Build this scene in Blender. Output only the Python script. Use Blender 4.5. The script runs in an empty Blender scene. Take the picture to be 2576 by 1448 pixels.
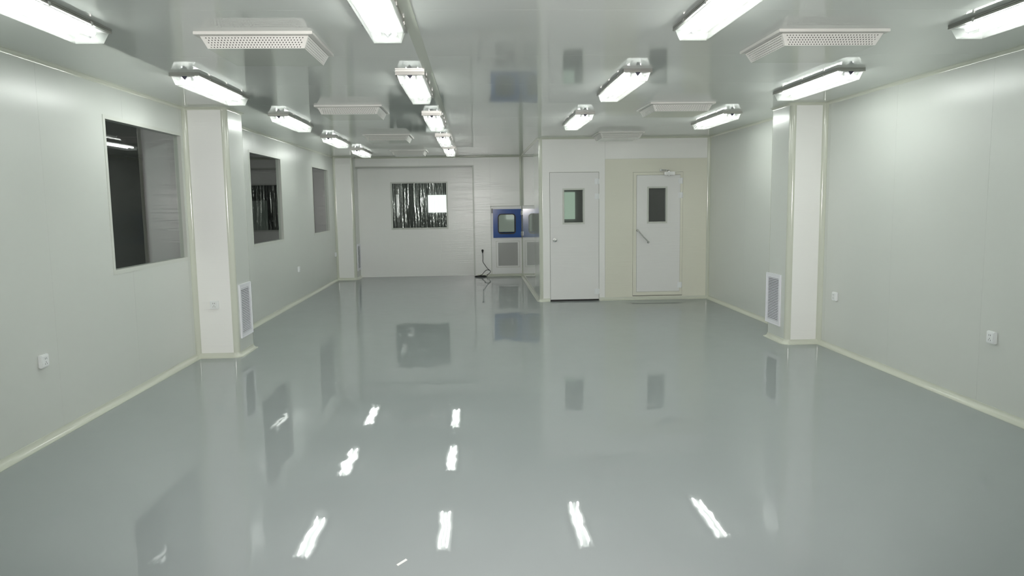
import bpy, bmesh, math, random
from mathutils import Vector, Matrix

random.seed(7)
SC = bpy.context.scene
COL = SC.collection
PI = math.pi

# ------------------------------------------------------------------ camera
F_PX, PITCH, YAW, ROLL, CAM_H = 1882.28, 6.4477, 2.7370, 0.8143, 1.6097
pi_, ya_, ro_ = (math.radians(v) for v in (PITCH, YAW, ROLL))
fw = Vector((math.sin(ya_) * math.cos(pi_), math.cos(ya_) * math.cos(pi_), -math.sin(pi_)))
rt = Vector((math.cos(ya_), -math.sin(ya_), 0))
up = rt.cross(fw)
rt2 = rt * math.cos(ro_) - up * math.sin(ro_)
up2 = up * math.cos(ro_) + rt * math.sin(ro_)
cd = bpy.data.cameras.new('camera')
cd.sensor_width = 36.0
cd.lens = F_PX / 2576 * 36.0
cd.clip_start = 0.02
cd.clip_end = 100
cam = bpy.data.objects.new('camera', cd)
COL.objects.link(cam)
M = Matrix((rt2, up2, -fw)).transposed().to_4x4()
M.translation = (0, 0, CAM_H)
cam.matrix_world = M
SC.camera = cam

# ------------------------------------------------------------------ world, lights, exposure
w = bpy.data.worlds.new('world')
SC.world = w
w.use_nodes = True
w.node_tree.nodes['Background'].inputs[0].default_value = (0.02, 0.02, 0.022, 1)
w.node_tree.nodes['Background'].inputs[1].default_value = 1.0
SC.view_settings.view_transform = 'Standard'
SC.view_settings.look = 'None'
SC.view_settings.gamma = 1.0
SC.view_settings.use_curve_mapping = False
SC.view_settings.exposure = 0.0
SC.cycles.max_bounces = 10
SC.cycles.diffuse_bounces = 7
SC.cycles.glossy_bounces = 5
SC.cycles.transparent_max_bounces = 10
SC.cycles.sample_clamp_indirect = 10.0
SC.cycles.caustics_reflective = False
SC.cycles.caustics_refractive = False
SC.cycles.use_denoising = True
SC.cycles.adaptive_threshold = 0.03
TUBE = 34.0          # radiance of the fluorescent tubes
FLASH = 880.0        # the camera's own flash, watts
fl = bpy.data.lights.new('camera_flash', 'SPOT')
fl.energy = FLASH
fl.spot_size = math.radians(86)
fl.spot_blend = 1.0
fl.shadow_soft_size = 0.02
fl.color = (1.0, 0.95, 0.93)
flo = bpy.data.objects.new('camera_flash', fl)
flo.matrix_world = M.copy()
flo.location = (-0.04, 0.02, CAM_H + 0.06)
COL.objects.link(flo)

# ------------------------------------------------------------------ materials
def new_mat(name):
    m = bpy.data.materials.new(name)
    m.use_nodes = True
    return m, m.node_tree.nodes, m.node_tree.links, m.node_tree.nodes['Principled BSDF']

def mat(name, col, rough=0.4, metal=0.0, spec=0.5, vary=0.0, vscale=3.0):
    m, n, l, b = new_mat(name)
    b.inputs['Base Color'].default_value = (*col, 1)
    b.inputs['Roughness'].default_value = rough
    b.inputs['Metallic'].default_value = metal
    b.inputs['Specular IOR Level'].default_value = spec
    if vary:
        g = n.new('ShaderNodeNewGeometry')
        t = n.new('ShaderNodeTexNoise')
        t.inputs['Scale'].default_value = vscale
        t.inputs['Detail'].default_value = 4
        l.new(g.outputs['Position'], t.inputs['Vector'])
        r = n.new('ShaderNodeMapRange')
        r.inputs['To Min'].default_value = 1 - vary
        r.inputs['To Max'].default_value = 1 + vary
        l.new(t.outputs['Fac'], r.inputs['Value'])
        x = n.new('ShaderNodeVectorMath')
        x.operation = 'SCALE'
        x.inputs[0].default_value = col
        l.new(r.outputs['Result'], x.inputs['Scale'])
        l.new(x.outputs['Vector'], b.inputs['Base Color'])
    return m

def film_mat(name, col, rough, amp, sx, sz):
    """Enamelled panel under its thin protective film: faint long wrinkles (relief only)."""
    m, n, l, b = new_mat(name)
    b.inputs['Base Color'].default_value = (*col, 1)
    b.inputs['Roughness'].default_value = rough
    g = n.new('ShaderNodeNewGeometry')
    mp = n.new('ShaderNodeVectorMath')
    mp.operation = 'MULTIPLY'
    mp.inputs[1].default_value = (sx, sx, sz)
    l.new(g.outputs['Position'], mp.inputs[0])
    t = n.new('ShaderNodeTexNoise')
    t.inputs['Scale'].default_value = 1.0
    t.inputs['Detail'].default_value = 3
    t.inputs['Distortion'].default_value = 0.6
    l.new(mp.outputs['Vector'], t.inputs['Vector'])
    r = n.new('ShaderNodeValToRGB')
    r.color_ramp.elements[0].position = 0.48
    r.color_ramp.elements[1].position = 0.56
    e = r.color_ramp.elements.new(0.52)
    e.color = (1, 1, 1, 1)
    r.color_ramp.elements[0].color = (0, 0, 0, 1)
    r.color_ramp.elements[2].color = (0, 0, 0, 1)
    l.new(t.outputs['Fac'], r.inputs['Fac'])
    bp = n.new('ShaderNodeBump')
    bp.inputs['Strength'].default_value = 1.0
    bp.inputs['Distance'].default_value = amp
    l.new(r.outputs['Color'], bp.inputs['Height'])
    l.new(bp.outputs['Normal'], b.inputs['Normal'])
    return m

def glass_mat(name, tint=(0.9, 0.93, 0.91), ior=1.5, rough=0.0):
    """Thin pane: Fresnel reflection on the outer faces, straight transmission."""
    m, n, l, b = new_mat(name)
    n.remove(b)
    out = n['Material Output']
    tr = n.new('ShaderNodeBsdfTransparent')
    tr.inputs['Color'].default_value = (*tint, 1)
    gl = n.new('ShaderNodeBsdfGlossy')
    gl.inputs['Roughness'].default_value = rough
    fr = n.new('ShaderNodeFresnel')
    fr.inputs['IOR'].default_value = ior
    g = n.new('ShaderNodeNewGeometry')
    inv = n.new('ShaderNodeMath')
    inv.operation = 'SUBTRACT'
    inv.inputs[0].default_value = 1.0
    l.new(g.outputs['Backfacing'], inv.inputs[1])
    mu = n.new('ShaderNodeMath')
    mu.operation = 'MULTIPLY'
    l.new(fr.outputs['Fac'], mu.inputs[0])
    l.new(inv.outputs[0], mu.inputs[1])
    mx = n.new('ShaderNodeMixShader')
    l.new(mu.outputs[0], mx.inputs[0])
    l.new(tr.outputs[0], mx.inputs[1])
    l.new(gl.outputs[0], mx.inputs[2])
    l.new(mx.outputs[0], out.inputs['Surface'])
    return m

def emit_mat(name, col, strength):
    m, n, l, b = new_mat(name)
    b.inputs['Base Color'].default_value = (0.8, 0.8, 0.8, 1)
    b.inputs['Emission Color'].default_value = (*col, 1)
    b.inputs['Emission Strength'].default_value = strength
    return m

def floor_mat():
    m, n, l, b = new_mat('grey_epoxy')
    g = n.new('ShaderNodeNewGeometry')
    t0 = n.new('ShaderNodeTexNoise')
    t0.inputs['Scale'].default_value = 0.9
    t0.inputs['Detail'].default_value = 5
    l.new(g.outputs['Position'], t0.inputs['Vector'])
    cr = n.new('ShaderNodeMix')
    cr.data_type = 'RGBA'
    cr.inputs[6].default_value = (0.335, 0.362, 0.364, 1)
    cr.inputs[7].default_value = (0.355, 0.385, 0.386, 1)
    l.new(t0.outputs['Fac'], cr.inputs[0])
    n.remove(b)
    df = n.new('ShaderNodeBsdfDiffuse')
    l.new(cr.outputs[2], df.inputs['Color'])
    gl = n.new('ShaderNodeBsdfGlossy')
    gl.inputs['Roughness'].default_value = 0.015
    fr = n.new('ShaderNodeFresnel')
    fr.inputs['IOR'].default_value = 1.5
    mu = n.new('ShaderNodeMath')
    mu.operation = 'MULTIPLY'
    mu.inputs[1].default_value = 0.9
    l.new(fr.outputs['Fac'], mu.inputs[0])
    mx = n.new('ShaderNodeMixShader')
    l.new(mu.outputs[0], mx.inputs[0])
    l.new(df.outputs[0], mx.inputs[1])
    l.new(gl.outputs[0], mx.inputs[2])
    l.new(mx.outputs[0], n['Material Output'].inputs['Surface'])
    # gentle trowel waves: a smooth noise tilts the normal directly
    t = n.new('ShaderNodeTexNoise')
    t.inputs['Scale'].default_value = 7.0
    t.inputs['Detail'].default_value = 2.6
    t.inputs['Roughness'].default_value = 0.42
    l.new(g.outputs['Position'], t.inputs['Vector'])
    sb = n.new('ShaderNodeVectorMath')
    sb.operation = 'SUBTRACT'
    sb.inputs[1].default_value = (0.5, 0.5, 0.5)
    l.new(t.outputs['Color'], sb.inputs[0])
    ml = n.new('ShaderNodeVectorMath')
    ml.operation = 'MULTIPLY'
    ml.inputs[1].default_value = (0.019, 0.017, 0.0)
    l.new(sb.outputs['Vector'], ml.inputs[0])
    ad = n.new('ShaderNodeVectorMath')
    ad.operation = 'ADD'
    ad.inputs[1].default_value = (0.0, 0.0, 1.0)
    l.new(ml.outputs['Vector'], ad.inputs[0])
    nm = n.new('ShaderNodeVectorMath')
    nm.operation = 'NORMALIZE'
    l.new(ad.outputs['Vector'], nm.inputs[0])
    l.new(nm.outputs['Vector'], gl.inputs['Normal'])
    l.new(nm.outputs['Vector'], fr.inputs['Normal'])
    return m

WHITE = (0.60, 0.622, 0.588)
PANEL = mat('enamel_panel', WHITE, 0.29)
FILM = film_mat('filmed_panel', (0.88, 0.88, 0.86), 0.24, 0.00035, 0.6, 9.0)
CEIL = mat('enamel_ceiling', (0.66, 0.685, 0.66), 0.045, spec=0.24)
COVE = mat('plastic_cove', (0.58, 0.60, 0.52), 0.13)
STRIP = mat('ceiling_strip', (0.55, 0.58, 0.50), 0.15)
CREAM = film_mat('cream_panel', (0.76, 0.755, 0.655), 0.25, 0.00045, 0.6, 9.0)
LEAF = film_mat('door_enamel', (0.80, 0.80, 0.79), 0.27, 0.0004, 0.6, 9.0)
FLOOR = floor_mat()
ALU = mat('aluminium_frame', (0.58, 0.60, 0.555), 0.3)
GLASS = glass_mat('window_glass', ior=1.7)
COVER = glass_mat('clear_acrylic', (0.95, 0.975, 0.96), 1.45, 0.08)
def prismatic(amount):
    m = COVER.copy()
    m.name = 'prismatic_acrylic'
    n, l = m.node_tree.nodes, m.node_tree.links
    out = n['Material Output']
    src = out.inputs['Surface'].links[0].from_socket
    tl = n.new('ShaderNodeBsdfTranslucent')
    tl.inputs['Color'].default_value = (0.95, 0.97, 0.95, 1)
    df = n.new('ShaderNodeBsdfDiffuse')
    df.inputs['Color'].default_value = (0.95, 0.97, 0.95, 1)
    m2 = n.new('ShaderNodeMixShader')
    m2.inputs[0].default_value = 0.4
    l.new(tl.outputs[0], m2.inputs[1])
    l.new(df.outputs[0], m2.inputs[2])
    mx = n.new('ShaderNodeMixShader')
    mx.inputs[0].default_value = amount
    l.new(src, mx.inputs[1])
    l.new(m2.outputs[0], mx.inputs[2])
    l.new(mx.outputs[0], out.inputs['Surface'])
    return m
PRISM = prismatic(0.08)
CLEAREND = prismatic(0.7)
PLASTIC = mat('clear_plastic_film', (0.8, 0.8, 0.8), 0.1)
RIM = mat('grey_steel_rim', (0.50, 0.50, 0.47), 0.34, 1.0)
REFL = mat('white_reflector', (0.55, 0.57, 0.56), 0.35)
DARKEND = mat('dark_ballast', (0.06, 0.06, 0.09), 0.5)
HOLDER = mat('lamp_holder', (0.8, 0.8, 0.8), 0.5)
TUBEM = emit_mat('fluorescent', (0.985, 1.0, 0.97), TUBE)
DIFF = mat('diffuser_white', (0.66, 0.65, 0.62), 0.45)
GRILLE = mat('grille_white', (0.80, 0.80, 0.84), 0.4)
VOID = mat('duct_shade', (0.03, 0.03, 0.035), 0.8)  # near-black, painted in for the shade inside grilles and diffusers
SOCKET = mat('socket_white', (0.80, 0.82, 0.82), 0.35)
BLACK = mat('black_rubber', (0.012, 0.012, 0.012), 0.45)
BLUE = mat('blue_enamel', (0.02, 0.085, 0.33), 0.12)
STEEL = mat('brushed_steel', (0.55, 0.56, 0.56), 0.25, 1.0)
CHROME = mat('chrome', (0.75, 0.75, 0.74), 0.12, 1.0)
HINGE = mat('hinge_white', (0.82, 0.84, 0.85), 0.3)
MESHG = mat('grey_mesh', (0.40, 0.40, 0.39), 0.5, vary=0.12, vscale=160)
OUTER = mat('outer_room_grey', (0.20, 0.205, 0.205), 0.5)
OUTCOL = mat('outer_column', (0.55, 0.56, 0.57), 0.3)
PAPER = mat('paper_scrap', (0.85, 0.85, 0.85), 0.6)
LIT = emit_mat('daylit_window', (1.0, 1.0, 0.98), 1.7)
LITGREEN = emit_mat('lit_airlock_pane', (0.30, 0.40, 0.32), 0.9)
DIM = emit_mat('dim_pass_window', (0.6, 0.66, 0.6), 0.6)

# ------------------------------------------------------------------ mesh helpers
class MB:
    def __init__(self):
        self.v, self.f = [], []
    def add(self, vs, fs):
        o = len(self.v)
        self.v += [tuple(p) for p in vs]
        self.f += [tuple(o + i for i in f) for f in fs]
        return self
    def box(self, x0, x1, y0, y1, z0, z1):
        vs = [(x, y, z) for x in (x0, x1) for y in (y0, y1) for z in (z0, z1)]
        return self.add(vs, [(0, 1, 3, 2), (4, 6, 7, 5), (0, 4, 5, 1), (2, 3, 7, 6), (0, 2, 6, 4), (1, 5, 7, 3)])
    def tube(self, pts, r, n=8, caps=True, closed=False):
        pts = [Vector(p) for p in pts]
        N = len(pts)
        rings = []
        prev = None
        for i, p in enumerate(pts):
            if closed:
                d = pts[(i + 1) % N] - pts[i - 1]
            else:
                d = pts[min(i + 1, N - 1)] - pts[max(i - 1, 0)]
            d.normalize()
            if prev is None:
                a = d.orthogonal().normalized()
            else:
                a = (prev - d * prev.dot(d)).normalized()
            prev = a
            b = d.cross(a)
            rr = r[i] if isinstance(r, (list, tuple)) else r
            rings.append([p + (a * math.cos(2 * PI * k / n) + b * math.sin(2 * PI * k / n)) * rr for k in range(n)])
        vs = [q for ring in rings for q in ring]
        fs = []
        for i in range(N if closed else N - 1):
            j = (i + 1) % N
            for k in range(n):
                fs.append((i * n + k, i * n + (k + 1) % n, j * n + (k + 1) % n, j * n + k))
        if caps and not closed:
            fs.append(tuple(range(n - 1, -1, -1)))
            fs.append(tuple((N - 1) * n + k for k in range(n)))
        return self.add(vs, fs)
    def prism(self, poly, d0, d1, f):
        """poly: 2-D outline; f(a, b, d) -> point."""
        n = len(poly)
        vs = [f(a, b, d0) for a, b in poly] + [f(a, b, d1) for a, b in poly]
        fs = [tuple(range(n)), tuple(range(2 * n - 1, n - 1, -1))]
        fs += [(i, n + i, n + (i + 1) % n, (i + 1) % n) for i in range(n)]
        return self.add(vs, fs)
    def mesh(self, name, m, bevel=0.0, smooth=False, weld=True):
        me = bpy.data.meshes.new(name)
        bm = bmesh.new()
        vs = [bm.verts.new(p) for p in self.v]
        for f in self.f:
            try:
                bm.faces.new([vs[i] for i in f])
            except ValueError:
                pass
        if weld:
            bmesh.ops.remove_doubles(bm, verts=bm.verts, dist=1e-5)
        bmesh.ops.recalc_face_normals(bm, faces=bm.faces)
        if bevel:
            bmesh.ops.bevel(bm, geom=[e for e in bm.edges if len(e.link_faces) == 2 and e.calc_face_angle(0) > 0.5],
                            offset=bevel, segments=2, affect='EDGES', clamp_overlap=True)
        if smooth:
            for f in bm.faces:
                f.smooth = True
            for e in bm.edges:
                if len(e.link_faces) == 2 and e.calc_face_angle(0) > 0.7:
                    e.smooth = False
        bm.to_mesh(me)
        bm.free()
        me.materials.append(m)
        return me
    def obj(self, name, m, parent=None, bevel=0.0, smooth=False, weld=True):
        o = bpy.data.objects.new(name, self.mesh(name, m, bevel, smooth, weld))
        COL.objects.link(o)
        if parent:
            o.parent = parent
        return o

def mobj(name, me, parent=None):
    o = bpy.data.objects.new(name, me)
    COL.objects.link(o)
    if parent:
        o.parent = parent
    return o

def tag(o, label, cat, group=None):
    o['label'] = label
    o['category'] = cat
    if group:
        o['group'] = group
    return o

def thing(name, label, cat, loc=(0, 0, 0), group=None, rotz=0.0):
    o = bpy.data.objects.new(name, None)
    o.empty_display_size = 0.1
    COL.objects.link(o)
    o.location = loc
    o.rotation_euler = (0, 0, rotz)
    return tag(o, label, cat, group)

def struct(o, label=None):
    o['kind'] = 'structure'
    if label:
        o['label'] = label
    return o

def copy_tree(o, parent=None):
    c = o.copy()
    COL.objects.link(c)
    if parent:
        c.parent = parent
    for ch in KIDS.get(o.name, []):
        copy_tree(ch, c)
    return c

KIDS = {}
def index_kids():
    KIDS.clear()
    for o in list(COL.objects):
        if o.parent:
            KIDS.setdefault(o.parent.name, []).append(o)

def cells(u0, u1, z0, z1, holes):
    """Rectangle u0..u1 x z0..z1 minus holes, as rectangles on shared cut lines."""
    us = sorted({u0, u1, *[min(max(v, u0), u1) for h in holes for v in h[:2]]})
    zs = sorted({z0, z1, *[min(max(v, z0), z1) for h in holes for v in h[2:]]})
    out = []
    for a, b in zip(us, us[1:]):
        for c, d in zip(zs, zs[1:]):
            mu, mz = (a + b) / 2, (c + d) / 2
            if not any(h[0] < mu < h[1] and h[2] < mz < h[3] for h in holes):
                out.append((a, b, c, d))
    return out

def slab(u0, u1, z0, z1, holes, P, d0, d1):
    """A slab with holes as one mesh. P(u, z, d) -> point, d = depth behind the face."""
    cs = cells(u0, u1, z0, z1, holes)
    S = {(a, b, c, d) for a, b, c, d in cs}
    mb = MB()
    edges = {}
    for a, b, c, d in cs:
        for e in (((a, c), (b, c)), ((b, c), (b, d)), ((b, d), (a, d)), ((a, d), (a, c))):
            k = tuple(sorted(e))
            edges[k] = edges.get(k, 0) + 1
        q = [(a, c), (b, c), (b, d), (a, d)]
        mb.add([P(u, z, d0) for u, z in q], [(0, 1, 2, 3)])
        mb.add([P(u, z, d1) for u, z in q], [(3, 2, 1, 0)])
    for (p, q), n in edges.items():
        if n == 1:
            mb.add([P(*p, d0), P(*q, d0), P(*q, d1), P(*p, d1)], [(0, 1, 2, 3)])
    return mb

# ------------------------------------------------------------------ room dimensions
H = 2.65
XL, XR, YB = -3.018, 3.833, -2.4
YD, YF, YREC = 12.151, 16.66, 16.955
XS = 1.04                     # side wall of the projecting airlock
CY0, CY1, CY1R = 8.10, 8.68, 8.665
CXL, CXR, CXF = -2.578, 3.445, -2.593
YP = 16.375
C = 0.05                      # cove radius
SEAM0, PITCHP = 4.19, 1.268    # panel joints
RB = 0.055                    # rounded outer corners
WIN = [(6.40, 7.995, 1.095, 2.353), (10.36, 11.975, 1.097, 2.349), (14.26, 15.75, 1.097, 2.341)]
FWIN = (-1.845, -0.632, 1.089, 2.09)
D1 = (1.210, 2.018, 0.0, 2.098)
D2 = (2.571, 3.395, 0.07, 2.082)
PB = (0.355, 1.035, 0.05, 1.548)

# ------------------------------------------------------------------ floor and ceiling
o = MB().box(-8.2, 4.3, YB - 0.3, 23.8, -0.06, 0.0).obj('floor', FLOOR)
struct(o, 'glossy grey epoxy floor')

ceil = MB().box(-8.2, 4.3, YB - 0.3, 23.8, H + 0.006, H + 0.08).obj('ceiling', CEIL)
struct(ceil, 'glossy pale grey panel ceiling')
SX0, SX1 = -0.377, -0.316
ys = [SEAM0 + PITCHP * k for k in range(-6, 12)]
ys = [YB] + [y for y in ys if YB + 0.2 < y < 17.0] + [17.03]
for y0, y1 in zip(ys, ys[1:]):
    for x0, x1 in ((XL - 0.05, SX0), (SX1, XR + 0.05)):
        MB().box(x0, x1, y0 + 0.0007, y1 - 0.0007, H, H + 0.006).obj('ceiling_panel', CEIL, ceil)
o = MB().box(SX0 - 0.004, SX1 + 0.004, YB, YF, H - 0.003, H + 0.006).obj('trim_1', STRIP, bevel=0.001)
struct(o, 'long narrow joint strip on the ceiling beside the second row of lights')

# ------------------------------------------------------------------ walls
def wall(name, label, u0, u1, z0, z1, holes, P, seams, mats=PANEL, skin=0.012, depth=0.07, core=None):
    o = slab(u0, u1, z0, z1, holes, P, skin, depth).obj(name, core or PANEL)
    struct(o, label)
    pts = [u0] + [s for s in seams if u0 + 0.05 < s < u1 - 0.05] + [u1]
    for a, b in zip(pts, pts[1:]):
        slab(a + 0.0007, b - 0.0007, z0, z1, holes, P, 0.0, skin).obj('wall_panel', mats, o)
    return o

seams = [SEAM0 + PITCHP * k for k in range(-6, 12)]
wl = wall('wall_left', 'long left wall of white enamelled panels with three dark windows', YB, YREC + 0.07, 0, H, WIN,
          lambda u, z, d: (XL - d, u, z), seams)
wr = wall('wall_right', 'long plain right wall of white enamelled panels', YB, YD + 2.2, 0, H, [],
          lambda u, z, d: (XR + d, u, z), seams)
wall('wall_near', 'end wall behind the camera', XL, XR, 0, H, [], lambda u, z, d: (u, YB - d, z),
     [XL + 1.31 * k for k in range(1, 6)])
REC = (-2.7, -0.03, -1, 2.43)
wf = wall('wall_far', 'far end wall above and beside the recessed bay', CXF, XS + 0.06, 0, H, [REC, (PB[0] + 0.03, 1.02, 0.1, PB[3] - 0.03)],
          lambda u, z, d: (u, YF + d, z), [-1.2, 0.0, 0.345], FILM, depth=0.30)
# the far wall's recessed bay
wrec = wall('wall_recess', 'recessed bay of the far wall with the square window', -2.68, 0.1, 0, 2.5, [FWIN],
            lambda u, z, d: (u, YREC + d, z), [-0.775], FILM)
ws = wall('wall_side', 'glossy side wall of the airlock that mirrors the blue hatch', YD + RB, YF + 0.3, 0, H, [],
          lambda u, z, d: (XS + d, u, z), seams, mat('enamel_side', WHITE, 0.035), depth=0.06)
# airlock front with two doors
o = slab(XS + RB, XR, 0, H, [D1, D2], lambda u, z, d: (u, YD + d, z), 0.012, 0.06).obj('wall_front', PANEL)
struct(o, 'airlock front wall with two doors, cream panels around the right door')
PF = lambda u, z, d: (u, YD + d, z)
slab(XS + RB, 2.114, 0, H, [D1], PF, 0, 0.012).obj('wall_panel', FILM, o)
slab(2.1165, XR, 0, 2.299, [D2], PF, 0, 0.012).obj('wall_panel', CREAM, o)['label'] = 'cream coloured wall panel'
slab(2.1165, XR, 2.3015, H, [], PF, 0, 0.012).obj('wall_panel', FILM, o)
q = [(XS + RB - RB * math.sin(t), YD + RB - RB * math.cos(t)) for t in [PI / 2 * k / 8 for k in range(9)]]
q += [(XS + 0.04, YD + RB), (XS + RB, YD + 0.04)]
MB().prism(q, 0, H, lambda a, b, d: (a, b, d)).obj('corner_trim', COVE, o, smooth=True)

# ------------------------------------------------------------------ coves
def arc_path(pts):
    """[(x, y, kind)] with kind 'e' (rounded outer corner), 'i' or 's'; returns points and the index of every input."""
    out, idx = [], []
    for i, (x, y, k) in enumerate(pts):
        idx.append(len(out))
        if k == 'e':
            p, q = Vector(pts[i - 1][:2]), Vector(pts[(i + 1) % len(pts)][:2])
            c0 = Vector((x, y))
            d0, d1 = (p - c0).normalized(), (q - c0).normalized()
            cc = c0 + (d0 + d1) * RB
            a0 = (-d1 * RB)
            for s in range(7):
                t = s / 6 * PI / 2
                out.append(tuple(cc - d1 * RB * math.cos(t) - d0 * RB * math.sin(t)))
        else:
            out.append((x, y))
    idx.append(len(out))
    return out, idx

def mitres(path):
    n = len(path)
    ms = []
    for i in range(n):
        p = Vector(path[i])
        a = p - Vector(path[i - 1]) if i > 0 else Vector(path[1]) - p
        b = Vector(path[i + 1]) - p if i < n - 1 else a
        a.normalize()
        b.normalize()
        n1, n2 = Vector((a.y, -a.x)), Vector((b.y, -b.x))
        ms.append((n1 + n2) / (1 + n1.dot(n2)))
    return ms

def sweep(path, ms, i0, i1, prof, name, m, parent=None):
    """prof: closed outline of (offset from wall, z)."""
    mb = MB()
    k = len(prof)
    vs, fs = [], []
    for i in range(i0, i1 + 1):
        for a, z in prof:
            vs.append((path[i][0] + ms[i].x * a, path[i][1] + ms[i].y * a, z))
    for i in range(i1 - i0):
        for j in range(k):
            fs.append((i * k + j, i * k + (j + 1) % k, (i + 1) * k + (j + 1) % k, (i + 1) * k + j))
    fs.append(tuple(range(k)))
    fs.append(tuple((i1 - i0) * k + j for j in range(k - 1, -1, -1)))
    mb.add(vs, fs)
    return mb.obj(name, m, parent, smooth=True)

def cove_prof(c, lip=0.003):
    p = [(c - (c - lip) * math.sin(t), c - (c - lip) * math.cos(t)) for t in [PI / 2 * k / 8 for k in range(9)]]
    return [(c, 0.0)] + p + [(0.0, c), (0.0, 0.0)]

BASE = cove_prof(C)
TOPC = [(a, H - z) for a, z in cove_prof(0.03, 0.002)]
left_pts = [(XL, YB, 's'), (XL, CY0, 'i'), (CXL, CY0, 'e'), (CXL, CY1, 'e'), (XL, CY1, 'i'), (XL, YP, 'i'), (CXF, YP, 'e'), (CXF, YREC, 's')]
right_pts = [(-0.03, YREC, 's'), (-0.03, YF, 'e'), (XS, YF, 'i'), (XS, YD, 'e'), (D1[0] - 0.004, YD, 's'), (D1[1] + 0.004, YD, 's'),
             (XR, YD, 'i'), (XR, CY1R, 'i'), (CXR, CY1R, 'e'), (CXR, CY0, 'e'), (XR, CY0, 'i'), (XR, YB, 's')]
lp, li = arc_path(left_pts)
rp, ri = arc_path(right_pts)
lm, rm = mitres(lp), mitres(rp)
def base(path, ms, a, b, name, label, parent=None):
    o = sweep(path, ms, a, b, BASE, name, COVE, parent)
    if not parent:
        struct(o, label)
    return o
base(lp, lm, li[0], li[1], 'baseboard_left', 'pale cove skirting along the near left wall')
base(lp, lm, li[4], li[5], 'baseboard_left', 'pale cove skirting along the left wall beyond the pillar')
base(rp, rm, ri[1] + 6, ri[2], 'baseboard_far', 'pale cove skirting under the hatch on the far wall')
base(rp, rm, ri[2], ri[3], 'baseboard_side', 'pale cove skirting of the airlock side wall')
base(rp, rm, ri[3], ri[4], 'baseboard_front', 'short cove skirting left of the left door')
base(rp, rm, ri[5], ri[6], 'baseboard_front', 'cove skirting under the right door')
base(rp, rm, ri[6], ri[7], 'baseboard_right', 'pale cove skirting of the right wall beyond the pillar')
base(rp, rm, ri[10], ri[11], 'baseboard_right', 'pale cove skirting along the near right wall')

ctop = [(XL, YB, 's'), (XL, CY0, 'i'), (CXL, CY0, 'e'), (CXL, CY1, 'e'), (XL, CY1, 'i'), (XL, YP, 'i'), (CXF, YP, 'e'), (CXF, YF, 'i'),
        (XS, YF, 'i'), (XS, YD, 'e'), (XR, YD, 'i'), (XR, CY1R, 'i'), (CXR, CY1R, 'e'), (CXR, CY0, 'e'), (XR, CY0, 'i'), (XR, YB, 's')]
cp, ci = arc_path(ctop)
cm = mitres(cp)
for k, (a, b, lab) in enumerate([(0, 1, 'ceiling cove over the near left wall'), (4, 5, 'ceiling cove over the left wall beyond the pillar'),
                                 (7, 8, 'ceiling cove over the far wall'), (8, 9, 'ceiling cove over the airlock side wall'),
                                 (9, 10, 'ceiling cove over the two doors'), (10, 11, 'ceiling cove over the right wall beyond the pillar'),
                                 (14, 15, 'ceiling cove over the near right wall')]):
    struct(sweep(cp, cm, ci[a], ci[b], TOPC, 'trim_%d' % (k + 2), COVE), lab)

def vcove(x, y, sx, sy, z0, z1, name, parent=None, r=0.045):
    """Concave quarter cove in an inner corner; sx, sy point into the room."""
    q = [(x + sx * (r - r * math.sin(t)), y + sy * (r - r * math.cos(t))) for t in [PI / 2 * k / 8 for k in range(9)]]
    q += [(x, y)]
    return MB().prism(q, z0, z1, lambda a, b, d: (a, b, d)).obj(name, COVE, parent, smooth=True)

tr_i = [9]
def vtrim(x, y, sx, sy, label):
    struct(vcove(x, y, sx, sy, 0.01, H - 0.01, 'trim_%d' % tr_i[0]), label)
    tr_i[0] += 1
vtrim(XS, YF, -1, -1, 'upright corner cove beside the blue hatch')
vtrim(XR, YD, -1, -1, 'upright corner cove right of the right door')
# frame round the recessed bay
ob = MB()
ob.box(-2.59, -0.03, YF - 0.006, YF + 0.02, 2.43, 2.455)
ob.box(-0.045, -0.012, YF - 0.012, YF + 0.3, 0.0, 2.455)
struct(ob.obj('trim_%d' % tr_i[0], ALU, bevel=0.004), 'thin metal frame round the recessed bay of the far wall')

# ------------------------------------------------------------------ pillars
def pillar(label, x_wall, x_face, y0, y1, side, path, ms, i0, i1, cpath, cms, c0, c1, back=True):
    """side = +1: grows from the left wall to +X; -1 from the right wall to -X."""
    t = thing('pillar', label, 'pillar', (x_wall, (y0 + y1) / 2, 0))
    L = Vector((-x_wall, -(y0 + y1) / 2, 0))
    def put(o):
        o.location = L
        return o
    s = side
    xa, xb = sorted((x_wall - s * 0.0, x_face - s * RB))
    put(MB().box(xa, xb, y0, y0 + 0.02, 0, H).obj('front_panel', FILM, t))
    ye = y1 - RB if back else y1
    xa, xb = sorted((x_face, x_face - s * 0.02))
    put(MB().box(xa, xb, y0 + RB, ye, 0, H).obj('side_panel', PANEL, t))
    if back:
        xa, xb = sorted((x_wall, x_face - s * RB))
        put(MB().box(xa, xb, y1 - 0.02, y1, 0, H).obj('rear_panel', PANEL, t))
    for yy, d in ((y0, 1), (y1, -1)):
        if d == -1 and not back:
            continue
        q = [(x_face - s * RB + s * RB * math.sin(a), yy + d * (RB - RB * math.cos(a))) for a in [PI / 2 * k / 8 for k in range(9)]]
        q += [(x_face - s * 0.03, yy + d * RB), (x_face - s * RB, yy + d * 0.03)]
        put(MB().prism(q, 0, H, lambda a, b, dd: (a, b, dd)).obj('corner_trim', COVE, t, smooth=True))
    put(vcove(x_wall, y0, s, -1, 0.01, H - 0.01, 'inner_cove', t))
    if back:
        put(vcove(x_wall, y1, s, 1, 0.01, H - 0.01, 'inner_cove', t))
    put(sweep(path, ms, i0, i1, BASE, 'base_cove', COVE, t))
    put(sweep(cpath, cms, c0, c1, TOPC, 'top_cove', COVE, t))
    return t, L
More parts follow.
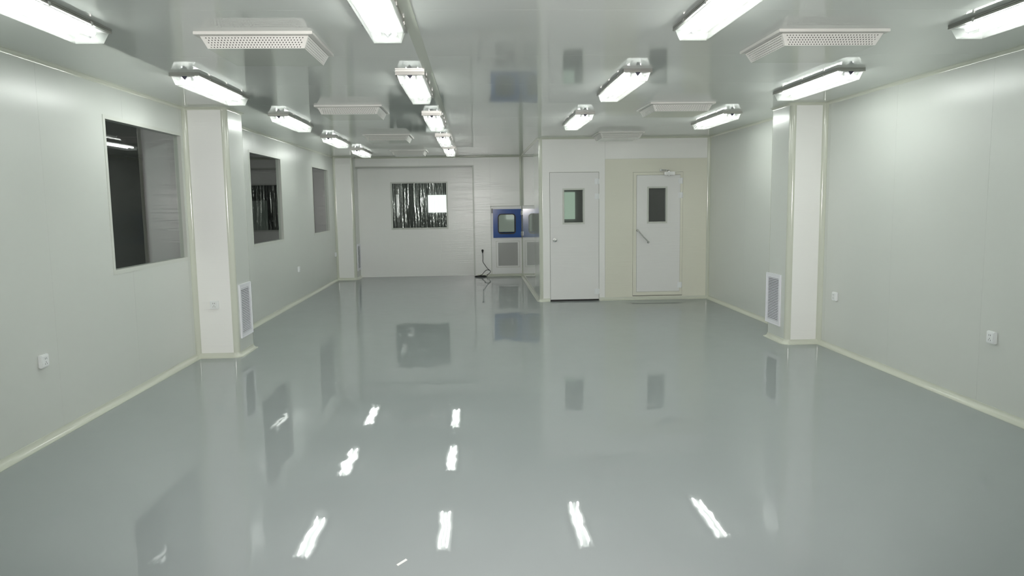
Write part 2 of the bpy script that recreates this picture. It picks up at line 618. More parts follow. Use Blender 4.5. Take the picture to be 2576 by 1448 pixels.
pl, PLL = pillar('square white pillar on the left wall between the first and second windows', XL, CXL, CY0, CY1, 1, lp, lm, li[1], li[4], cp, cm, ci[1], ci[4])
pillar('white pillar on the right wall with a vent in its side', XR, CXR, CY0, CY1R, -1, rp, rm, ri[7], ri[10], cp, cm, ci[11], ci[14])
pillar('white corner pillar at the far end of the left wall', XL, CXF, YP, YREC, 1, lp, lm, li[5], li[7], cp, cm, ci[5], ci[7], back=False)
# the part of the left pillar that stands in the dark room beyond the window
ob = MB().box(-3.47 + 0.05, XL - 0.07, CY0, CY1 + 0.3, 0, H)
q = [(-3.42 - 0.05 * math.sin(a), CY0 + 0.05 - 0.05 * math.cos(a)) for a in [PI / 2 * k / 8 for k in range(9)]]
q += [(-3.47, CY1 + 0.3), (-3.42, CY1 + 0.3)]
ob.prism(q, 0, H, lambda a, b, d: (a, b, d))
o = ob.obj('rear_face', OUTCOL, pl, smooth=True, weld=False)
o.location = PLL

# ------------------------------------------------------------------ windows
def window(name, label, rect, P, frame=0.032, proud=0.004, deep=0.03):
    u0, u1, z0, z1 = rect
    e = bpy.data.objects.new(name, None)
    COL.objects.link(e)
    struct(e, label)
    a = frame
    mb = MB()
    def bar(ua, ub, za, zb, d0, d1):
        vs = [P(u, z, d) for u in (ua, ub) for z in (za, zb) for d in (d0, d1)]
        mb.add(vs, [(0, 1, 3, 2), (4, 6, 7, 5), (0, 4, 5, 1), (2, 3, 7, 6), (0, 2, 6, 4), (1, 5, 7, 3)])
    bar(u0 - a, u1 + a, z1, z1 + a * 0.8, -proud, 0.004)
    bar(u0 - a, u1 + a, z0 - a, z0, -proud, 0.004)
    bar(u0 - a, u0, z0, z1, -proud, 0.004)
    bar(u1, u1 + a, z0, z1, -proud, 0.004)
    bar(u0, u0 + 0.006, z0, z1, -proud, 0.07)
    bar(u1 - 0.006, u1, z0, z1, -proud, 0.07)
    bar(u0, u1, z0, z0 + 0.006, -proud, 0.07)
    bar(u0, u1, z1 - 0.006, z1, -proud, 0.07)
    mb.obj('window_frame', ALU, e, weld=False)
    mb = MB()
    vs = [P(u, z, d) for u in (u0 + 0.006, u1 - 0.006) for z in (z0 + 0.006, z1 - 0.006) for d in (deep, deep + 0.006)]
    mb.add(vs, [(0, 1, 3, 2), (4, 6, 7, 5), (0, 4, 5, 1), (2, 3, 7, 6), (0, 2, 6, 4), (1, 5, 7, 3)])
    mb.obj('pane', GLASS, e)
    return e
PLf = lambda u, z, d: (XL - d, u, z)
window('window_1', 'large dark window nearest the camera on the left wall', WIN[0], PLf)
window('window_2', 'dark window on the left wall just beyond the pillar', WIN[1], PLf)
window('window_3', 'narrow looking grey window farthest along the left wall', WIN[2], PLf)
window('window_4', 'dark square window in the far wall with crinkled plastic behind it', FWIN, lambda u, z, d: (u, YREC + d, z), frame=0.03)

# ------------------------------------------------------------------ doors
def leafhole(o):
    return o
def door_window(rect, y, parent):
    u0, u1, z0, z1 = rect
    mb = MB()
    a = 0.028
    mb.box(u0 - a, u1 + a, y - 0.008, y + 0.01, z1, z1 + a)
    mb.box(u0 - a, u1 + a, y - 0.008, y + 0.01, z0 - a, z0)
    mb.box(u0 - a, u0, y - 0.008, y + 0.01, z0, z1)
    mb.box(u1, u1 + a, y - 0.008, y + 0.01, z0, z1)
    f = mb.obj('window_frame', ALU, parent, bevel=0.002, weld=False)
    MB().box(u0, u1, y + 0.012, y + 0.018, z0, z1).obj('pane', GLASS, f)
    return f
def hinge(x, z, y, parent):
    mb = MB()
    mb.box(x - 0.055, x - 0.008, y - 0.012, y, z - 0.045, z + 0.045)
    mb.tube([(x, y - 0.014, z - 0.05), (x, y - 0.014, z + 0.05)], 0.011, 10)
    mb.box(x + 0.008, x + 0.02, y - 0.006, y, z - 0.04, z + 0.04)
    mb.obj('hinge', HINGE, parent, bevel=0.002, weld=False)

d1 = bpy.data.objects.new('door_1', None)
COL.objects.link(d1)
struct(d1, 'left white door with a small window and round steel knob')
mb = MB()
mb.box(D1[0], D1[0] + 0.004, YD + 0.006, YD + 0.06, 0, D1[3])
mb.box(D1[1] - 0.004, D1[1], YD + 0.006, YD + 0.06, 0, D1[3])
mb.box(D1[0], D1[1], YD + 0.006, YD + 0.06, D1[3] - 0.004, D1[3])
mb.obj('door_frame', mat('door_gap_seal', (0.30, 0.31, 0.27), 0.6), d1, weld=False)
W1 = (1.448, 1.752, 1.287, 1.810)
lf = slab(D1[0] + 0.006, D1[1] - 0.006, 0.028, D1[3] - 0.006, [W1], PF, 0.001, 0.045).obj('door_leaf', LEAF, d1)
door_window(W1, YD, d1)
MB().box(D1[0] + 0.006, D1[1] - 0.006, YD + 0.012, YD + 0.045, 0.002, 0.028).obj('bottom_seal', BLACK, d1)
for z in (1.945, 1.705, 0.153):
    hinge(1.998, z, YD, d1)
mb = MB()
prof = [(0.0, 0.034), (0.006, 0.034), (0.009, 0.016), (0.03, 0.013), (0.036, 0.024), (0.05, 0.029), (0.062, 0.026), (0.068, 0.014), (0.069, 0.001)]
mb.tube([(1.294, YD - d, 1.006) for d, r in prof], [r for d, r in prof], 20)
mb.obj('door_knob', CHROME, d1, smooth=True)

d2 = bpy.data.objects.new('door_2', None)
COL.objects.link(d2)
struct(d2, 'right white door with slanted pull handle and closer in a cream wall')
L2r = (2.630, 3.352, 0.13, 2.036)
fr = slab(D2[0] + 0.003, D2[1] - 0.003, D2[2], D2[3] - 0.003, [L2r], PF, -0.004, 0.05).obj('door_frame', CREAM, d2)
MB().box(D2[0], D2[1], YD - 0.007, YD + 0.03, D2[2] - 0.007, D2[2] - 0.001).obj('threshold_seal', BLACK, d2)
W2 = (2.830, 3.108, 1.281, 1.821)
lf2 = slab(L2r[0] + 0.003, L2r[1] - 0.003, L2r[2] + 0.003, L2r[3] - 0.003, [W2], PF, -0.008, 0.04).obj('door_leaf', LEAF, d2)
door_window(W2, YD - 0.008, d2)
for z in (1.937, 1.706, 0.236):
    hinge(3.372, z, YD - 0.004, d2)
mb = MB()
y = YD - 0.008
a, b = Vector((2.643, y, 1.144)), Vector((2.826, y, 0.947))
of = Vector((0, -0.045, 0))
dr = (b - a).normalized()
mb.tube([a, a + of * 0.7, a + of + dr * 0.012, a + of + dr * 0.03, b + of - dr * 0.03, b + of - dr * 0.012, b + of * 0.7, b], 0.011, 10)
mb.tube([a, a + Vector((0, -0.006, 0))], 0.02, 14)
mb.tube([b, b + Vector((0, -0.006, 0))], 0.02, 14)
mb.obj('pull_handle', CHROME, d2, smooth=True)
cl = MB().box(3.075, 3.25, YD - 0.055, YD - 0.006, 2.03, 2.085).obj('door_closer', STEEL, d2, bevel=0.006)
mb = MB()
mb.tube([(3.155, YD - 0.03, 2.085), (3.155, YD - 0.03, 2.11)], 0.013, 10)
mb.tube([(3.155, YD - 0.03, 2.02), (3.155, YD - 0.03, 2.03)], 0.012, 10)
mb.tube([(3.155, YD - 0.03, 2.102), (3.10, YD - 0.10, 2.108)], 0.008, 8)
mb.tube([(3.10, YD - 0.10, 2.108), (3.035, YD - 0.012, 2.112)], 0.007, 8)
mb.box(3.01, 3.065, YD - 0.016, YD, 2.095, 2.128)
mb.obj('closer_arm', STEEL, cl, smooth=True, weld=False)

# ------------------------------------------------------------------ rooms seen through the panes
def outer(name, label, mb, m=OUTER):
    return struct(mb.obj(name, m, weld=False), label)
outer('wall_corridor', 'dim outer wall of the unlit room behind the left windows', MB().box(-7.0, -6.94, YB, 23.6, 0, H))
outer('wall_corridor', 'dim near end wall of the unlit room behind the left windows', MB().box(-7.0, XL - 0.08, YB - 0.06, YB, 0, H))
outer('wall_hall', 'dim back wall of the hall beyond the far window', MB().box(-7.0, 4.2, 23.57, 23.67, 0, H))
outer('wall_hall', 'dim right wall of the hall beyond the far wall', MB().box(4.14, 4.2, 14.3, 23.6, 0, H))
AIRLOCK = mat('airlock_grey', (0.5, 0.5, 0.5), 0.4)
outer('wall_airlock', 'dim back wall behind the two doors', MB().box(XS + 0.07, XR + 0.3, 13.91, 13.97, 0, H), AIRLOCK)
outer('wall_airlock', 'dim partition between the two doors', MB().box(2.26, 2.32, YD + 0.07, 13.91, 0, H), AIRLOCK)
o = MB().box(1.40, 1.853, 13.87, 13.905, 1.305, 1.80).obj('window_5', LITGREEN)
struct(o, 'pale green lit pane seen through the left door window')
mb = MB().box(-1.45, -0.87, 23.5, 23.55, 1.36, 1.90).obj('window_6', LIT)
struct(mb, 'bright white lit window seen through the far window')
mb = MB().box(-2.43, -2.35, 23.5, 23.55, 1.27, 1.93).obj('window_7', emit_mat('lit_strip', (0.8, 0.78, 0.76), 0.5))
struct(mb, 'narrow lit strip seen at the left of the far window')
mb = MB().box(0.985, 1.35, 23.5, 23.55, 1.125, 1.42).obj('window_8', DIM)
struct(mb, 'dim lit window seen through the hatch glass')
mb = MB().box(0.3, 1.6, 23.55, 23.565, 0.4, 1.8).obj('hall_glow_panel', emit_mat('hall_glow', (0.15, 0.175, 0.15), 1.0))  # glowing panel added in the hall to brighten the view through the hatch
struct(mb, 'added dim glowing panel in the hall seen through the hatch')
# crinkled plastic sheet hanging behind the far window
def sheet():
    nx, nz = 150, 90
    rnd = random.Random(5)
    waves = [(rnd.uniform(35, 110), rnd.uniform(0, 6.28), rnd.uniform(-5, 5), rnd.uniform(0.5, 1.0)) for _ in range(6)]
    fine = [(rnd.uniform(150, 320), rnd.uniform(0, 6.28), rnd.uniform(-60, 60), rnd.uniform(0.5, 1.0)) for _ in range(6)]
    vs, fs = [], []
    for i in range(nx + 1):
        for j in range(nz + 1):
            u = FWIN[0] - 0.05 + (FWIN[1] - FWIN[0] + 0.1) * i / nx
            z = FWIN[2] - 0.06 + (FWIN[3] - FWIN[2] + 0.1) * j / nz
            dy = sum(0.0022 * a * math.sin(k * u + p + q * z) for k, p, q, a in waves)
            mid = 1 - 0.85 * math.exp(-((u + 1.42) / 0.16) ** 2)
            dy *= mid
            dy += mid * sum(0.00035 * a * math.sin(k * u + p + q * z) for k, p, q, a in fine) * (1.5 - j / nz) + rnd.uniform(-0.0003, 0.0003)
            vs.append((u, YREC + 0.14 + dy, z))
    for i in range(nx):
        for j in range(nz):
            a = i * (nz + 1) + j
            fs.append((a, a + nz + 1, a + nz + 2, a + 1))
    mb = MB()
    mb.add(vs, fs)
    return mb
def film_glass():
    m, n, l, b = new_mat('crinkled_plastic')
    n.remove(b)
    out = n['Material Output']
    tr = n.new('ShaderNodeBsdfTransparent')
    tr.inputs['Color'].default_value = (0.85, 0.88, 0.87, 1)
    gl = n.new('ShaderNodeBsdfGlossy')
    gl.inputs['Roughness'].default_value = 0.13
    mx = n.new('ShaderNodeMixShader')
    mx.inputs[0].default_value = 0.13
    l.new(tr.outputs[0], mx.inputs[1])
    l.new(gl.outputs[0], mx.inputs[2])
    l.new(mx.outputs[0], out.inputs['Surface'])
    return m
o = sheet().obj('plastic_sheet', film_glass(), smooth=True)
MB().box(FWIN[0] - 0.06, FWIN[1] + 0.06, YREC + 0.07, YREC + 0.16, FWIN[3] + 0.03, FWIN[3] + 0.06).obj('hanging_batten', OUTER, o)
tag(o, 'crinkled clear plastic sheet hanging behind the far square window', 'plastic sheet')

# ------------------------------------------------------------------ ceiling lights
FL, FWD = 1.315, 0.115
def make_light():
    t = thing('ceiling_light', '', 'ceiling light', (0, 0, H))
    mb = MB()
    mb.box(-FWD, FWD, 0, FL, -0.012, 0.0)
    mb.box(-FWD + 0.004, FWD - 0.004, 0.004, FL - 0.004, -0.014, -0.012)
    mb.box(-FWD, FWD, 0, FL, -0.026, -0.014)
    tray = mb.obj('base_tray', RIM, t, bevel=0.0015, weld=False)
    for s in (-1, 1):
        for yy in (0.24, FL / 2, FL - 0.24):
            x0, x1 = sorted((s * FWD, s * (FWD + 0.006)))
            MB().box(x0, x1, yy - 0.011, yy + 0.011, -0.034, -0.012).obj('clip', CHROME, tray, bevel=0.0015)
    poly = [(-0.096, -0.0262), (-0.095, -0.0285), (-0.018, -0.030), (0.0, -0.047), (0.018, -0.030), (0.095, -0.0285), (0.096, -0.0262)]
    MB().prism(poly, 0.02, FL - 0.02, lambda a, b, d: (a, d, b)).obj('reflector', REFL, t)
    tri = [(-0.022, -0.027), (0.0, -0.054), (0.022, -0.027)]
    for y0, y1 in ((0.006, 0.0298), (FL - 0.0298, FL - 0.006)):
        MB().prism(tri, y0, y1, lambda a, b, d: (a, d, b)).obj('ridge_end', DARKEND, t)
    for s in (-1, 1):
        x = 0.046 * s
        tb = MB().tube([(x, 0.055, -0.0455), (x, FL - 0.085, -0.0455)], 0.013, 10, caps=False)
        tub = tb.obj('fluorescent_tube', TUBEM, t, smooth=True)
        for ya, yb in ((0.045, 0.055), (FL - 0.085, FL - 0.075)):
            MB().tube([(x, ya, -0.0455), (x, yb, -0.0455)], 0.0132, 10).obj('tube_cap', HOLDER, tub, smooth=True)
        for ya in (0.0448, FL - 0.0625):
            MB().box(x - 0.009, x + 0.009, ya - 0.012, ya, -0.037, -0.028).obj('lamp_holder', HOLDER, t, bevel=0.003)
    # clear trapezoid cover: four sloped sides and a flat bottom
    a, b = 0.101, 0.080
    vs = [(-a, 0.01, -0.026), (a, 0.01, -0.026), (a, FL - 0.01, -0.026), (-a, FL - 0.01, -0.026),
          (-b, 0.035, -0.088), (b, 0.035, -0.088), (b, FL - 0.035, -0.088), (-b, FL - 0.035, -0.088)]
    mb = MB().add(vs, [(0, 1, 5, 4), (1, 2, 6, 5), (2, 3, 7, 6), (3, 0, 4, 7), (4, 5, 6, 7)])
    cov = mb.mesh('cover', CLEAREND)
    bm = bmesh.new()
    bm.from_mesh(cov)
    for f in bm.faces:          # outward normals
        c = f.calc_center_median()
        if f.normal.dot(c - Vector((0, FL / 2, -0.04))) < 0:
            f.normal_flip()
    cov.materials.append(PRISM)
    for f in bm.faces:
        f.material_index = 0 if abs(f.normal.y) > 0.5 else 1
    bm.to_mesh(cov)
    bm.free()
    cv = mobj('cover', cov, t)
    for yy, sg in ((0.0, 1), (FL, -1)):     # moulded ribs on the ends of the cover
        for x in (-0.05, 0.0, 0.05):
            r = MB()
            ya, yb = yy + sg * 0.012, yy + sg * 0.034
            r.add([(x * 1.2 - 0.006, ya - sg * 0.003, -0.032), (x * 1.2 + 0.006, ya - sg * 0.003, -0.032), (x + 0.006, yb - sg * 0.003, -0.086), (x - 0.006, yb - sg * 0.003, -0.086),
                   (x * 1.2, ya - sg * 0.006, -0.034), (x, yb - sg * 0.006, -0.085)],
                  [(0, 1, 4), (3, 5, 2), (0, 4, 5, 3), (1, 2, 5, 4)])
            r.obj('cover_rib', COVER, cv)
    return t
rows = [('leftmost row', [-2.209, -2.228, -2.187, -2.176, -2.157], [3.299, 6.052, 8.7, 11.509, 14.123]),
        ('second row from the left', [-0.496, -0.491, -0.474, -0.466, -0.462], [3.315, 6.063, 8.775, 11.52, 14.01]),
        ('third row from the left', [1.323, 1.307, 1.3], [3.273, 5.996, 8.79]),
        ('rightmost row', [3.017, 3.035, 3.053], [3.261, 6.007, 8.843])]
order = ['nearest', 'second nearest', 'third nearest', 'fourth nearest', 'farthest']
base_light = make_light()
index_kids()
first = True
for lab, xs, yy in rows:
    for k, (x, y) in enumerate(zip(xs, yy)):
        t = base_light if first else copy_tree(base_light)
        first = False
        t.location = (x, y, H)
        t['label'] = 'twin tube ceiling light in the %s, %s' % (lab, order[k] if not (len(xs) == 3 and k == 2) else 'farthest of three')
        t['group'] = 'twin tube ceiling lights'
# ------------------------------------------------------------------ perforated ceiling diffusers
DS = 0.70
def make_diffuser():
    t = thing('ceiling_diffuser', '', 'ceiling diffuser', (0, 0, H))
    h = DS / 2
    MB().box(-h, h, -h, h, -0.018, 0).obj('flange', DIFF, t, bevel=0.002)
    a, b, zt, zb = h - 0.03, h - 0.062, -0.022, -0.088
    MB().box(-a, a, -a, a, -0.0225, -0.0175).obj('neck', mat('neck_gap_shade', (0.3, 0.3, 0.28), 0.6), t)  # darker grey paints the gap shading under the flange
    # one sloped perforated side: staggered round holes punched through
    mb = MB()
    NU, NV = 31, 5
    def pt(u, v):           # u -1..1, v 0..1
        w_ = a + (b - a) * v
        return (u * w_, -w_, zt + (zb - zt) * v)
    # every cell is a square with an octagonal hole; alternate rows are shifted by half a cell
    for j in range(NV):
        v0, v1 = 0.06 + 0.94 * j / NV, 0.06 + 0.94 * (j + 1) / NV
        sh = 0.5 if j % 2 else 0.0
        n = NU if j % 2 == 0 else NU - 1
        du = 1.88 / NU
        uL = -0.94 + sh * du
        mb.add([pt(-1, v0), pt(uL, v0), pt(uL, v1), pt(-1, v1)], [(0, 1, 2, 3)])
        uR = uL + n * du
        mb.add([pt(uR, v0), pt(1, v0), pt(1, v1), pt(uR, v1)], [(0, 1, 2, 3)])
        for i in range(n):
            u0 = uL + i * du
            uc, vc = u0 + du / 2, (v0 + v1) / 2
            ru, rv = du * 0.20, (v1 - v0) * 0.24
            sq = [(u0 + du, vc), (u0 + du, v1), (uc, v1), (u0, v1), (u0, vc), (u0, v0), (uc, v0), (u0 + du, v0)]
            oc = [(uc + ru * math.cos(PI / 4 * k), vc + rv * math.sin(PI / 4 * k)) for k in range(8)]
            mb.add([pt(*p) for p in sq] + [pt(*p) for p in oc], [(k, (k + 1) % 8, 8 + (k + 1) % 8, 8 + k) for k in range(8)])
    mb.add([pt(-1, 0), pt(1, 0), pt(1, 0.06), pt(-1, 0.06)], [(0, 1, 2, 3)])
    me = mb.mesh('perforated_side', DIFF)
    for k in range(4):
        o = mobj('perforated_side', me, t)
        o.rotation_euler = (0, 0, k * PI / 2)
    MB().box(-b, b, -b, b, zb - 0.0015, zb).obj('bottom_plate', mat('diffuser_plate', (0.62, 0.65, 0.60), 0.08), t)
    MB().box(-b + 0.02, b - 0.02, -b + 0.02, b - 0.02, zb + 0.004, -0.0235).obj('dark_core', VOID, t)  # near-black block paints the inner shade seen through the holes
    return t
dif = make_diffuser()
index_kids()
dl = [(-1.301, 4.665 + DS / 2, 'perforated white ceiling diffuser nearest the camera on the left'),
      (-1.297, 8.005 + DS / 2, 'second perforated ceiling diffuser from the camera on the left'),
      (-1.283, 11.287 + DS / 2, 'third perforated ceiling diffuser from the camera on the left'),
      (-1.251, 14.502 + DS / 2, 'fourth and farthest perforated ceiling diffuser on the left'),
      (2.237, 4.648 + DS / 2, 'perforated white ceiling diffuser nearest the camera on the right'),
      (2.225, 7.980 + DS / 2, 'second perforated ceiling diffuser from the camera on the right'),
      (2.212, 11.239 + DS / 2, 'perforated ceiling diffuser just in front of the two doors')]
for k, (x, y, lab) in enumerate(dl):
    t = dif if k == 0 else copy_tree(dif)
    t.location = (x, y, H)
    t['label'] = lab
    t['group'] = 'perforated ceiling diffusers'

# ------------------------------------------------------------------ return air grilles (local: width along y, faces +x)
def make_grille(w_, h_):
    t = thing('air_grille', '', 'air grille', (0, 0, 0))
    a, b = w_ / 2, h_ / 2
    m = 0.048
    mb = MB()
    mb.box(0, 0.012, -a, a, b - m, b)
    mb.box(0, 0.012, -a, a, -b, -b + m)
    mb.box(0, 0.012, -a, -a + m, -b + m, b - m)
    mb.box(0, 0.012, a - m, a, -b + m, b - m)
    for (ya, yb, za, zb) in ((-a, a, b - 0.008, b), (-a, a, -b, -b + 0.008), (-a, -a + 0.008, -b, b), (a - 0.008, a, -b, b)):
        mb.box(0.012, 0.016, ya, yb, za, zb)
    mb.obj('frame', GRILLE, t, weld=False)
    MB().box(0.0004, 0.002, -a + m, a - m, -b + m, b - m).obj('shade_backing', VOID, t)
    n = 26
    st = (h_ - 2 * m) / n
    mb = MB()
    mb.add([(0.002, -a + m, 0.004), (0.002, a - m, 0.004), (0.013, a - m, -0.002), (0.013, -a + m, -0.002),
            (0.002, -a + m, 0.0015), (0.002, a - m, 0.0015), (0.013, a - m, -0.0055), (0.013, -a + m, -0.0055)],
           [(0, 1, 2, 3), (7, 6, 5, 4), (0, 4, 5, 1), (1, 5, 6, 2), (2, 6, 7, 3), (3, 7, 4, 0)])
    me = mb.mesh('slat', GRILLE)
    for k in range(n):
        o = mobj('slat', me, t)
        o.location = (0, 0, -b + m + st * (k + 0.5))
    return t
g = make_grille(0.407, 0.585)
index_kids()
g.location = (CXL, 8.40, 0.479)
g['label'] = 'white slatted air grille low on the side of the left pillar'
g2 = copy_tree(g)
g2.location = (CXR, 8.46, 0.468)
g2.rotation_euler = (0, 0, PI)
g2['label'] = 'white slatted air grille low on the side of the right pillar'
g3 = copy_tree(g)
g3.location = (CXF, 16.71, 0.475)
g3['label'] = 'air grille on the side of the far left corner pillar'
for x in (g, g2, g3):
    x['group'] = 'return air grilles on the pillars'

# ------------------------------------------------------------------ sockets (local: faces +x)
def make_socket():
    t = thing('wall_socket', '', 'socket', (0, 0, 0))
    MB().box(0, 0.026, -0.046, 0.046, -0.046, 0.046).obj('box', SOCKET, t, bevel=0.005)
    MB().box(0.026, 0.031, -0.036, 0.036, -0.036, 0.036).obj('face_plate', SOCKET, t, bevel=0.002)
    for (y, z, w_, h_) in ((-0.009, 0.017, 0.0035, 0.012), (0.009, 0.017, 0.0035, 0.012), (0.0, -0.008, 0.0035, 0.011), (-0.011, -0.02, 0.0035, 0.009), (0.011, -0.02, 0.0035, 0.009)):
        MB().box(0.0311, 0.0316, y - w_ / 2, y + w_ / 2, z - h_ / 2, z + h_ / 2).obj('slot', BLACK, t)
    return t
s0 = make_socket()
index_kids()
spots = [((XL, 5.249, 0.572), 0, 'white wall socket low on the left wall nearest the camera'),
         ((XL, 12.83, 0.55), 0, 'small wall socket on the left wall under the gap between the two far windows'),
         ((XL, 16.22, 0.572), 0, 'tiny wall socket on the left wall beside the far corner pillar'),
         ((-2.805, CY0, 0.576), -PI / 2, 'white wall socket on the front of the left pillar'),
         ((XR, 7.75, 0.575), PI, 'white wall socket on the right wall beside the pillar'),
         ((XR, 5.305, 0.57), PI, 'white wall socket on the right wall nearest the camera')]
for k, (loc, rz, lab) in enumerate(spots):
    t = s0 if k == 0 else copy_tree(s0)
    t.location = loc
    t.rotation_euler = (0, 0, rz)
    t['label'] = lab
    t['group'] = 'white wall sockets'

# ------------------------------------------------------------------ pass-through hatch in the far wall
t = thing('pass_box', 'transfer hatch in the far wall with a blue door over a grey mesh panel', 'hatch', (0.7, YF, 0))
LO = Vector((-0.7, -YF, 0))
def put(o):
    o.location = LO
    return o
GW = (0.515, 0.885, 0.948, 1.370)       # glass opening
DB = (0.397, 1.022, 0.857, 1.486)       # blue door
yf = YF - 0.012
P_ = lambda u, z, d: (u, yf + d, z)
put(slab(PB[0], PB[1], PB[2], PB[3], [(DB[0] + 0.02, DB[1] - 0.02, DB[2] + 0.02, DB[3] - 0.02)], P_, 0, 0.03).obj('front_panel', LEAF, t))
mb = MB()
for (a, b, c, d) in ((PB[0] - 0.012, PB[1], PB[3] - 0.004, PB[3] + 0.014), (PB[0] - 0.014, PB[0] + 0.004, PB[2], PB[3] + 0.014)):
    mb.box(a, b, yf - 0.008, YF, c, d)
put(mb.obj('edge_trim', ALU, t, bevel=0.003, weld=False))
def rounded(u0, u1, z0, z1, r, n=8):
    q = []
    for cx, cz, a0 in ((u1 - r, z1 - r, 0), (u0 + r, z1 - r, PI / 2), (u0 + r, z0 + r, PI), (u1 - r, z0 + r, 1.5 * PI)):
        q += [(cx + r * math.cos(a0 + PI / 2 * k / n), cz + r * math.sin(a0 + PI / 2 * k / n)) for k in range(n + 1)]
    return q
def ring(outer_, inner_, y0, y1):
    n = len(outer_)
    mb = MB()
    vs = [(u, y0, z) for u, z in outer_] + [(u, y0, z) for u, z in inner_] + [(u, y1, z) for u, z in outer_] + [(u, y1, z) for u, z in inner_]
    fs = []
    for k in range(n):
        j = (k + 1) % n
        fs += [(k, j, n + j, n + k), (2 * n + k, 3 * n + k, 3 * n + j, 2 * n + j), (k, 2 * n + k, 2 * n + j, j), (n + k, n + j, 3 * n + j, 3 * n + k)]
    mb.add(vs, fs)
    return mb
n8 = 8
inner = rounded(GW[0] - 0.012, GW[1] + 0.012, GW[2] - 0.012, GW[3] + 0.012, 0.075)
def square_like(rect, ref):
    """Project a rounded outline radially to a rectangle with square corners."""
    u0, u1, z0, z1 = rect
    q = []
    m = n8 + 1
    cs = [(u1, z1), (u0, z1), (u0, z0), (u1, z0)]
    for i, (a, b) in enumerate(ref):
        cx, cz = cs[i // m]
        k = (i % m) / n8
        c = i // m
        if c == 0:
            q.append((cx, b + (cz - b) * min(1, k * 2)) if k <= 0.5 else (a + (cx - a) * min(1, (1 - k) * 2), cz))
        elif c == 1:
            q.append((a + (cx - a) * min(1, k * 2), cz) if k <= 0.5 else (cx, b + (cz - b) * min(1, (1 - k) * 2)))
        elif c == 2:
            q.append((cx, b + (cz - b) * min(1, k * 2)) if k <= 0.5 else (a + (cx - a) * min(1, (1 - k) * 2), cz))
        else:
            q.append((a + (cx - a) * min(1, k * 2), cz) if k <= 0.5 else (cx, b + (cz - b) * min(1, (1 - k) * 2)))
    return q
bd = put(ring(square_like(DB, inner), inner, yf - 0.03, yf - 0.002).obj('door', BLUE, t))
bd['label'] = 'blue hatch door'
gi = rounded(GW[0] + 0.006, GW[1] - 0.006, GW[2] + 0.006, GW[3] - 0.006, 0.06)
ring(rounded(GW[0] - 0.014, GW[1] + 0.014, GW[2] - 0.014, GW[3] + 0.014, 0.076), gi, yf - 0.036, yf + 0.01).obj('gasket', BLACK, bd)
MB().box(GW[0] - 0.005, GW[1] + 0.005, yf - 0.018, yf - 0.012, GW[2] - 0.005, GW[3] + 0.005).obj('pane', GLASS, bd)
put(MB().box(0.362, 0.394, yf - 0.02, yf, 1.40, 1.50).obj('latch', mat('latch_grey', (0.25, 0.25, 0.26), 0.35), t, bevel=0.003))
for z in (1.40, 0.94):
    mb = MB().box(1.012, 1.036, yf - 0.034, yf, z - 0.045, z + 0.045)
    mb.tube([(1.024, yf - 0.036, z - 0.05), (1.024, yf - 0.036, z + 0.05)], 0.008, 8)
    put(mb.obj('hinge', CHROME, t, weld=False))
# steel chamber behind the door, open to a second pane at its back
ch = MB()
ch.box(0.42, 0.44, YF + 0.02, YF + 0.62, 0.88, 1.47)
ch.box(0.99, 1.01, YF + 0.02, YF + 0.62, 0.88, 1.47)
ch.box(0.42, 1.01, YF + 0.02, YF + 0.62, 0.87, 0.885)
ch.box(0.42, 1.01, YF + 0.02, YF + 0.62, 1.46, 1.475)
put(ch.obj('chamber', STEEL, t, weld=False))
mb = MB()
for c_ in cells(0.42, 1.01, 0.87, 1.475, [(0.53, 0.90, 0.96, 1.38)]):
    mb.box(c_[0], c_[1], YF + 0.62, YF + 0.635, c_[2], c_[3])
put(mb.obj('rear_door', BLUE, t, weld=False))
GP = (0.455, 0.982, 0.195, 0.782)
mb = MB()
for (a, b, c, d) in ((GP[0], GP[1], GP[3] - 0.007, GP[3]), (GP[0], GP[1], GP[2], GP[2] + 0.007), (GP[0], GP[0] + 0.007, GP[2], GP[3]), (GP[1] - 0.007, GP[1], GP[2], GP[3])):
    mb.box(a, b, yf - 0.006, yf, c, d)
put(mb.obj('mesh_frame', mat('mesh_frame', (0.50, 0.51, 0.45), 0.4), t, weld=False))
put(MB().box(GP[0] + 0.012, GP[1] - 0.012, yf - 0.003, yf - 0.0005, GP[2] + 0.012, GP[3] - 0.012).obj('mesh_rim', LEAF, t))
put(MB().box(GP[0] + 0.045, GP[1] - 0.045, yf - 0.005, yf - 0.003, GP[2] + 0.035, GP[3] - 0.035).obj('mesh_panel', MESHG, t))

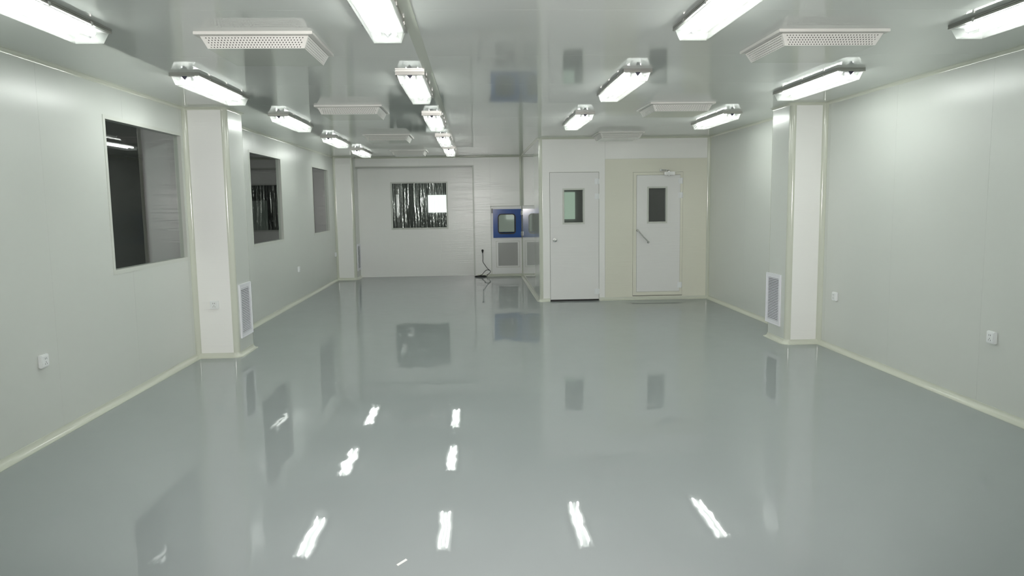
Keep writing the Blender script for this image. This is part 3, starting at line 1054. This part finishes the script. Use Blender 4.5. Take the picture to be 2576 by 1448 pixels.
# ------------------------------------------------------------------ power cord
t = thing('power_cord', 'black power cord hanging from its plug and coiled on the floor beside the hatch', 'power cord', (0.12, 16.530, 0))
LO = Vector((-0.12, -16.530, 0))
mb = MB()
mb.tube([(0.151, YF, 0.585), (0.151, YF - 0.02, 0.582), (0.151, YF - 0.034, 0.57), (0.151, YF - 0.036, 0.545), (0.152, YF - 0.034, 0.52)],
        [0.02, 0.024, 0.024, 0.016, 0.008], 12)
put(mb.obj('plug', BLACK, t, smooth=True))
def smooth_path(pts, n=8):
    P0 = [Vector(p) for p in pts]
    out = []
    for i in range(len(P0) - 1):
        p0, p1, p2, p3 = P0[max(i - 1, 0)], P0[i], P0[i + 1], P0[min(i + 2, len(P0) - 1)]
        for k in range(n):
            s = k / n
            out.append(0.5 * ((2 * p1) + (-p0 + p2) * s + (2 * p0 - 5 * p1 + 4 * p2 - p3) * s * s + (-p0 + 3 * p1 - 3 * p2 + p3) * s ** 3))
    return out + [P0[-1]]
pts = [(0.152, 16.625, 0.525), (0.156, 16.620, 0.42), (0.155, 16.615, 0.33), (0.20, 16.610, 0.255), (0.255, 16.595, 0.18), (0.305, 16.580, 0.135),
       (0.318, 16.560, 0.115), (0.30, 16.540, 0.08), (0.245, 16.530, 0.045), (0.235, 16.530, 0.014), (0.18, 16.500, 0.008), (0.06, 16.485, 0.008), (-0.02, 16.510, 0.01),
       (-0.01, 16.560, 0.014), (0.09, 16.575, 0.012), (0.21, 16.550, 0.012), (0.20, 16.510, 0.018), (0.08, 16.495, 0.02), (-0.01, 16.525, 0.022), (0.02, 16.560, 0.022),
       (0.12, 16.565, 0.022), (0.215, 16.540, 0.024), (0.15, 16.510, 0.03), (0.06, 16.510, 0.03), (0.08, 16.540, 0.03), (0.13, 16.560, 0.05), (0.19, 16.570, 0.115), (0.24, 16.575, 0.148), (0.30, 16.575, 0.140)]
mb = MB().tube(smooth_path(pts), 0.0065, 7)
put(mb.obj('cable', BLACK, t, smooth=True))

# ------------------------------------------------------------------ scrap on the floor
mb = MB()
c, s = math.cos(1.0), math.sin(1.0)
vs = []
for z in (0.0005, 0.0025):
    for a, b in ((-0.035, -0.006), (0.03, -0.009), (0.036, 0.005), (-0.028, 0.008)):
        vs.append((-0.362 + a * c - b * s, 3.25 + a * s + b * c, z + abs(a) * 0.03))
mb.add(vs, [(0, 1, 2, 3), (4, 5, 6, 7), (0, 1, 5, 4), (1, 2, 6, 5), (2, 3, 7, 6), (3, 0, 4, 7)])
tag(mb.obj('paper_scrap', PAPER), 'tiny white scrap lying on the grey floor near the camera', 'scrap')
